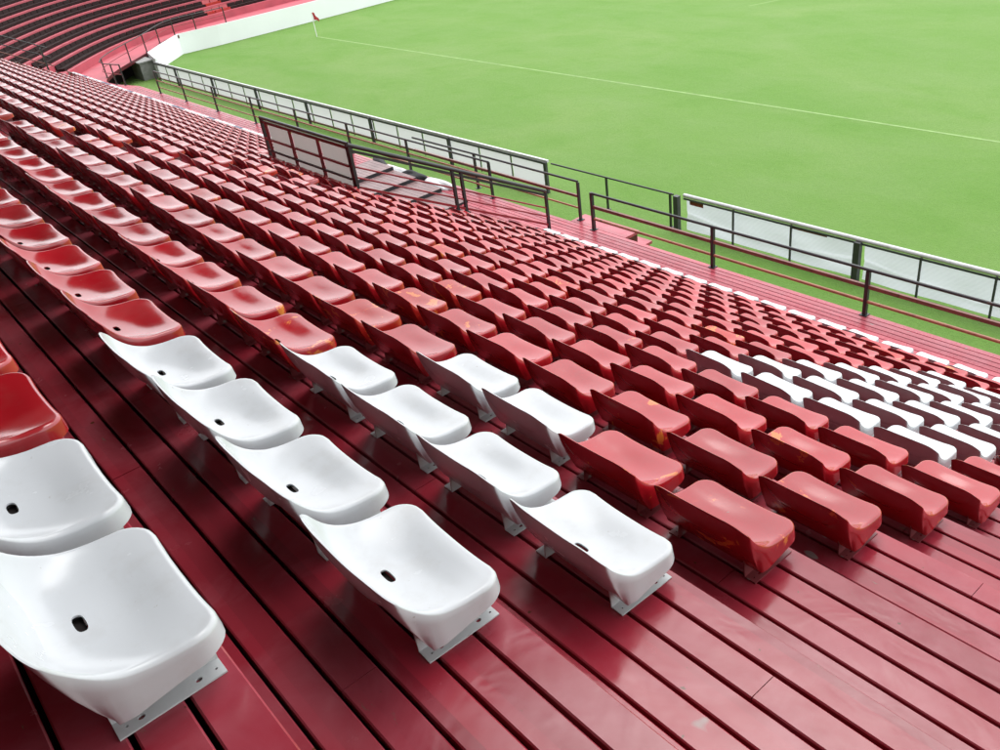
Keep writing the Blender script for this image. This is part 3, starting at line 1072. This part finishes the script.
def right_hoarding():
    root = empty('pitchside_hoarding', W(12.6, HY, GZ))
    tag(root, 'hoarding of wrinkled white tarpaulin under a grey pipe, beside the gate gap', 'hoarding')
    top = 0.88
    a0, a1 = -6.0, 12.55
    mb = MB(); mb.tube(W(a0, HY, GZ + top), W(a1, HY, GZ + top), 0.045, 14); mb.build('top_pipe', [M['grey_pipe']], root, smooth=True)
    mb = MB(); mb.bar(W(a0, HY - 0.02, GZ + top - 0.075), W(a1, HY - 0.02, GZ + top - 0.075), 0.03, 0.035); mb.build('frame_rail', [M['dark_post']], root)
    for k, a in enumerate((12.72, 8.2, 3.6, -1.0)):
        mb = MB(); mb.bar(W(a, HY - 0.06, GZ), W(a, HY - 0.06, GZ + top - 0.03), 0.13, 0.11); mb.build('post', [M['dark_post']], root)
    for a in (11.15, 9.7, 6.95, 5.6, 4.6, 2.2, 0.8):
        mb = MB(); mb.bar(W(a, HY - 0.05, GZ), W(a, HY - 0.05, GZ + top - 0.03), 0.035, 0.035); mb.build('stay', [M['dark_post']], root)
    # two tarpaulins, sagging and creased
    rg = random.Random(4)
    for (s0, s1) in ((8.3, 12.5), (3.7, 8.1), (-0.9, 3.5)):
        nx, nz = 90, 22
        bm = bmesh.new()
        gr = []
        ph = [(rg.uniform(1.0, 4.5), rg.uniform(-3.5, 3.5), rg.uniform(0, 6.28), rg.uniform(0.006, 0.018)) for _ in range(9)]
        for j in range(nz + 1):
            row = []
            v = j / nz
            for i in range(nx + 1):
                u = i / nx
                a = s0 + (s1 - s0) * u
                d = sum(am * math.sin(kx * a + kz * v * 2 + p_) for kx, kz, p_, am in ph)
                d += 0.02 * math.exp(-((v - 0.25 - 0.5 * abs(u - 0.5)) / 0.05) ** 2)
                sag = 0.05 * math.sin(math.pi * u) ** 2 * v
                z = GZ + 0.04 + (top - 0.12) * v - sag * 0.6
                row.append(bm.verts.new(W(a, HY + 0.02 + d * (0.3 + 0.7 * math.sin(math.pi * min(1, v + 0.1))), z)))
            gr.append(row)
        for j in range(nz):
            for i in range(nx): bm.faces.new((gr[j][i], gr[j][i + 1], gr[j + 1][i + 1], gr[j + 1][i]))
        me = bpy.data.meshes.new('tarpaulin'); bm.to_mesh(me); bm.free()
        me.materials.append(M['tarp'])
        me.polygons.foreach_set('use_smooth', [True] * len(me.polygons))
        t_ = mesh_obj('tarpaulin', me, root); t_.matrix_parent_inverse = Matrix.Translation(-root.location)
    mb = MB()
    mb.box(W(12.0, HY - 0.012, GZ + top - 0.19), W(12.38, HY - 0.006, GZ + top - 0.10)); mb.box(W(8.9, HY - 0.012, GZ + top - 0.13), W(9.7, HY - 0.006, GZ + top - 0.098))
    mb.build('red_patch', [M['red_rail']], root)


right_hoarding()
# gate rail bridging the gap in the hoarding
root = railing('gate_rail', [(17.0, HY - 0.02, GZ), (12.85, HY - 0.02, GZ)], 'thin black gate rail bridging the gap between the hoardings', cat='gate',
               posts=[(15.0, HY - 0.02, GZ, 0.84), (12.95, HY - 0.02, GZ, 0.86)], rails=[(0.84, 0.022, 'black_steel', 'top_rail')], post_s=0.045)

# perimeter boards behind the goal line
path = [(45.4, 14.75), (47.6, 15.2), (49.0, 16.35), (50.9, 18.1), (50.6, 20.3), (50.35, 25.2), (50.2, 32.0), (50.0, 60.0)]
mb = MB()
P_ = [Vector((y, a, 0)) for a, y in path]
sec = []
for k, q in enumerate(P_):
    d0 = (q - P_[max(k - 1, 0)]).normalized() if k else (P_[1] - q).normalized()
    d1 = (P_[min(k + 1, len(P_) - 1)] - q).normalized() if k < len(P_) - 1 else d0
    t_ = (d0 + d1).normalized()
    nrm = Vector((-t_.y, t_.x, 0)) * 0.03
    sec.append([q - nrm, q + nrm, q + nrm + Vector((0, 0, 1.06)), q - nrm + Vector((0, 0, 1.06))])
vv = [v for c_ in sec for v in c_]
ff = []
for k in range(len(sec) - 1):
    b0 = 4 * k
    ff += [(b0 + j, b0 + (j + 1) % 4, b0 + 4 + (j + 1) % 4, b0 + 4 + j) for j in range(4)]
ff += [(3, 2, 1, 0), tuple(len(vv) - 4 + j for j in range(4))]
mb.raw(vv, ff)
o = mb.build('perimeter_wall', [M['white_wall']])
tag(o, 'plain bright white perimeter wall behind the corner flag', 'wall')

# grey box at the end of the hoarding
mb = MB()
mb.box(W(46.5, 14.25, GZ), W(47.8, 14.95, GZ + 0.82)); mb.box(W(46.44, 14.19, GZ + 0.82), W(47.86, 15.01, GZ + 0.88))
o = mb.build('concrete_box', [M['grey_box']])
tag(o, 'grey concrete box standing where the hoarding meets the white wall', 'box')

# corner flag
root = empty('corner_flag', W(45.6, 23.68, GZ))
tag(root, 'small red corner flag on a thin white pole at the pitch corner', 'corner flag')
mb = MB(); mb.tube(W(45.6, 23.68, GZ), W(45.6, 23.68, GZ + 1.25), 0.026, 8, r2=0.020); mb.build('pole', [M['pole']], root, smooth=True)
bm = bmesh.new()
nx, nz = 10, 10
gr = []
for j in range(nz + 1):
    row = []
    for i in range(nx + 1):
        u, v = i / nx, j / nz
        x = 0.30 * u
        row.append(bm.verts.new(W(45.6 - x * 0.55 + 0.03 * math.sin(9 * u), 23.70 + x * 0.75 + 0.045 * math.sin(7 * u + 2 * v), GZ + 1.24 - 0.42 * v * (1 - 0.55 * u) - 0.34 * u * u)))
    gr.append(row)
for j in range(nz):
    for i in range(nx): bm.faces.new((gr[j][i], gr[j][i + 1], gr[j + 1][i + 1], gr[j + 1][i]))
me = bpy.data.meshes.new('flag'); bm.to_mesh(me); bm.free(); me.materials.append(M['flag'])
me.polygons.foreach_set('use_smooth', [True] * len(me.polygons))
f_ = mesh_obj('flag', me, root); f_.matrix_parent_inverse = Matrix.Translation(-root.location)
sm = f_.modifiers.new('solid', 'SOLIDIFY'); sm.thickness = 0.004

# ------------------------------------------------------------------ curved stand beyond the corner
S = 1.048
ctrl = [(37.0, 4.2), (40.0, 7.0), (42.0, 8.75), (43.6, 10.05), (46.6, 12.6), (48.6, 14.9), (49.6, 17.2), (50.0, 20.0), (50.2, 26.0), (50.3, 60.0)]
ctrl = [(a * S, y * S) for a, y in ctrl]
pp = np.array([catmull(ctrl, t) for t in np.linspace(0, 1, 140)])
dd = np.gradient(pp, axis=0); dd /= np.linalg.norm(dd, axis=1)[:, None]
nn_ = np.stack([dd[:, 1], -dd[:, 0]], 1)


def offset_path(d, amin=43.7 * S):
    q = pp + nn_ * d
    return q[q[:, 0] >= amin] if True else q


far = empty('curved_stand', W(46, 10, -8.6))
tag(far, 'curved red terraced stand wrapping round the corner behind the goal', 'grandstand')
FD = -7.6
far_seats = MB()
red_aisle = MB()
for n in range(15):
    zt = FD + 0.367 * (n + 1)
    f0 = pp + nn_ * (0.66 * n); f1 = pp + nn_ * (0.66 * (n + 1))
    keep = np.minimum(f0[:, 0], f1[:, 0]) >= 43.7 * S
    f0, f1 = f0[keep], f1[keep]
    mb = MB()
    for k in range(len(f0) - 1):
        q = [W(f0[k][0], f0[k][1], zt), W(f0[k + 1][0], f0[k + 1][1], zt), W(f1[k + 1][0], f1[k + 1][1], zt), W(f1[k][0], f1[k][1], zt)]
        low = [Vector((v.x, v.y, v.z - 0.39)) for v in q]
        mb.raw(low + q, [(4, 5, 6, 7), (0, 1, 5, 4)])
        if k == 0: mb.raw(low + q, [(0, 4, 7, 3)])
    mb.build('terrace', [M['far_red']], far)
    # seats standing on this terrace
    if n < 14:
        mid = pp + nn_ * (0.66 * n + 0.42)
        mid = mid[mid[:, 0] >= 44.2 * S]
        seg = np.concatenate([[0], np.cumsum(np.hypot(*np.diff(mid, axis=0).T))])
        sgrid = np.arange(0.3, min(seg[-1], 46), 0.52)
        for s_ in sgrid:
            a = np.interp(s_, seg, mid[:, 0]); y = np.interp(s_, seg, mid[:, 1])
            a2 = np.interp(s_ + 0.05, seg, mid[:, 0]); y2 = np.interp(s_ + 0.05, seg, mid[:, 1])
            d = Vector((y2 - y, a2 - a, 0)).normalized()
            out = Vector((-d.y, d.x, 0))
            if out.dot(Vector((nn_[70][1], nn_[70][0], 0))) < 0: out = -out
            is_red = 21.0 < y < 22.3 and n < 9  # red stair aisle, built from seat blocks
            mbx = red_aisle if is_red else far_seats
            c = W(a, y, zt)
            e = d * 0.25
            pz_, bz_ = Vector((0, 0, 0.13)), Vector((0, 0, 0.285))
            fr_, bk_ = -out * 0.20, out * 0.12
            mbx.hexa([c - e + fr_, c + e + fr_, c + e + bk_, c - e + bk_, c - e + fr_ + pz_, c + e + fr_ + pz_, c + e + bk_ + pz_ * 0.9, c - e + bk_ + pz_ * 0.9])
            mbx.hexa([c - e + bk_, c + e + bk_, c + e + bk_ * 1.5, c - e + bk_ * 1.5, c - e * 0.92 + bk_ * 1.6 + bz_, c + e * 0.92 + bk_ * 1.6 + bz_, c + e * 0.92 + bk_ * 1.9 + bz_, c - e * 0.92 + bk_ * 1.9 + bz_])
o = far_seats.build('black_seats', [M['seat_black']])
tag(o, 'rows of black seats covering the curved stand beyond the corner', 'seats', 'seats on the curved stand', 'stuff')
if red_aisle.v:
    o = red_aisle.build('red_aisle', [M['seat_red']])
    tag(o, 'narrow red stair aisle among the black rows of the curved stand', 'seats', 'seats on the curved stand', 'stuff')
# its front deck
dk = [(38.4, 11.53), (43.7, 11.75), (48.1, 15.35), (50.7, 17.75), (50.75, 20.5), (50.75, 26.5), (50.5, 60.0)]
front = np.array([catmull(dk, t) for t in np.linspace(0, 1, 100)])
mb = MB()
inner = pp + nn_ * 0.05
rows_ = [k for k in range(len(inner)) if inner[k][0] >= 38.0]
bi = [inner[min(rows_[0] + int(j * (len(rows_) - 1) / 99), len(inner) - 1)] for j in range(100)]
for k in range(99):
    t0, t1 = k / 99, (k + 1) / 99
    z0_, z1_ = [DECK_Z + (FD - DECK_Z) * min(1, max(0, (front[q][0] - 38.4) / 5.0)) - 0.002 for q in (k, k + 1)]
    q = [W(front[k][0], front[k][1], z0_), W(front[k + 1][0], front[k + 1][1], z1_), W(bi[k + 1][0], bi[k + 1][1], z1_), W(bi[k][0], bi[k][1], z0_)]
    low = [Vector((v.x, v.y, v.z - 0.16)) for v in q]
    mb.raw(low + q, [(4, 5, 6, 7), (3, 2, 1, 0)], 0)
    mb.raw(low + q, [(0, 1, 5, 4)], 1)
mb.build('deck', [M['far_red'], M['riser']], far)
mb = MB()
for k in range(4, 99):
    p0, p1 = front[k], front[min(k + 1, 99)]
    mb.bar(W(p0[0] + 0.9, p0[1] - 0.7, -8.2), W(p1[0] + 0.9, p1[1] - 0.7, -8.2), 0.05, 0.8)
mb.build('under_deck_shade', [M['dark']], far)  # dark strip put in as the shade below the deck
# railing along the deck front
fpts = [(q[0], q[1] - 0.03, DECK_Z + (FD - DECK_Z) * min(1, max(0, (q[0] - 38.4) / 5.0))) for q in front[6:72:3]]
fr_posts = [fpts[k] + (0.85,) for k in (0, 1, 4, 7, 9, 12, 15, 18, 21)]
railing('railing', fpts, 'thin dark railing along the front deck of the curved stand', posts=fr_posts,
        rails=[(0.85, 0.022, 'black_steel', 'top_rail'), (0.45, 0.018, 'red_rail', 'middle_rail')], post_s=0.05)
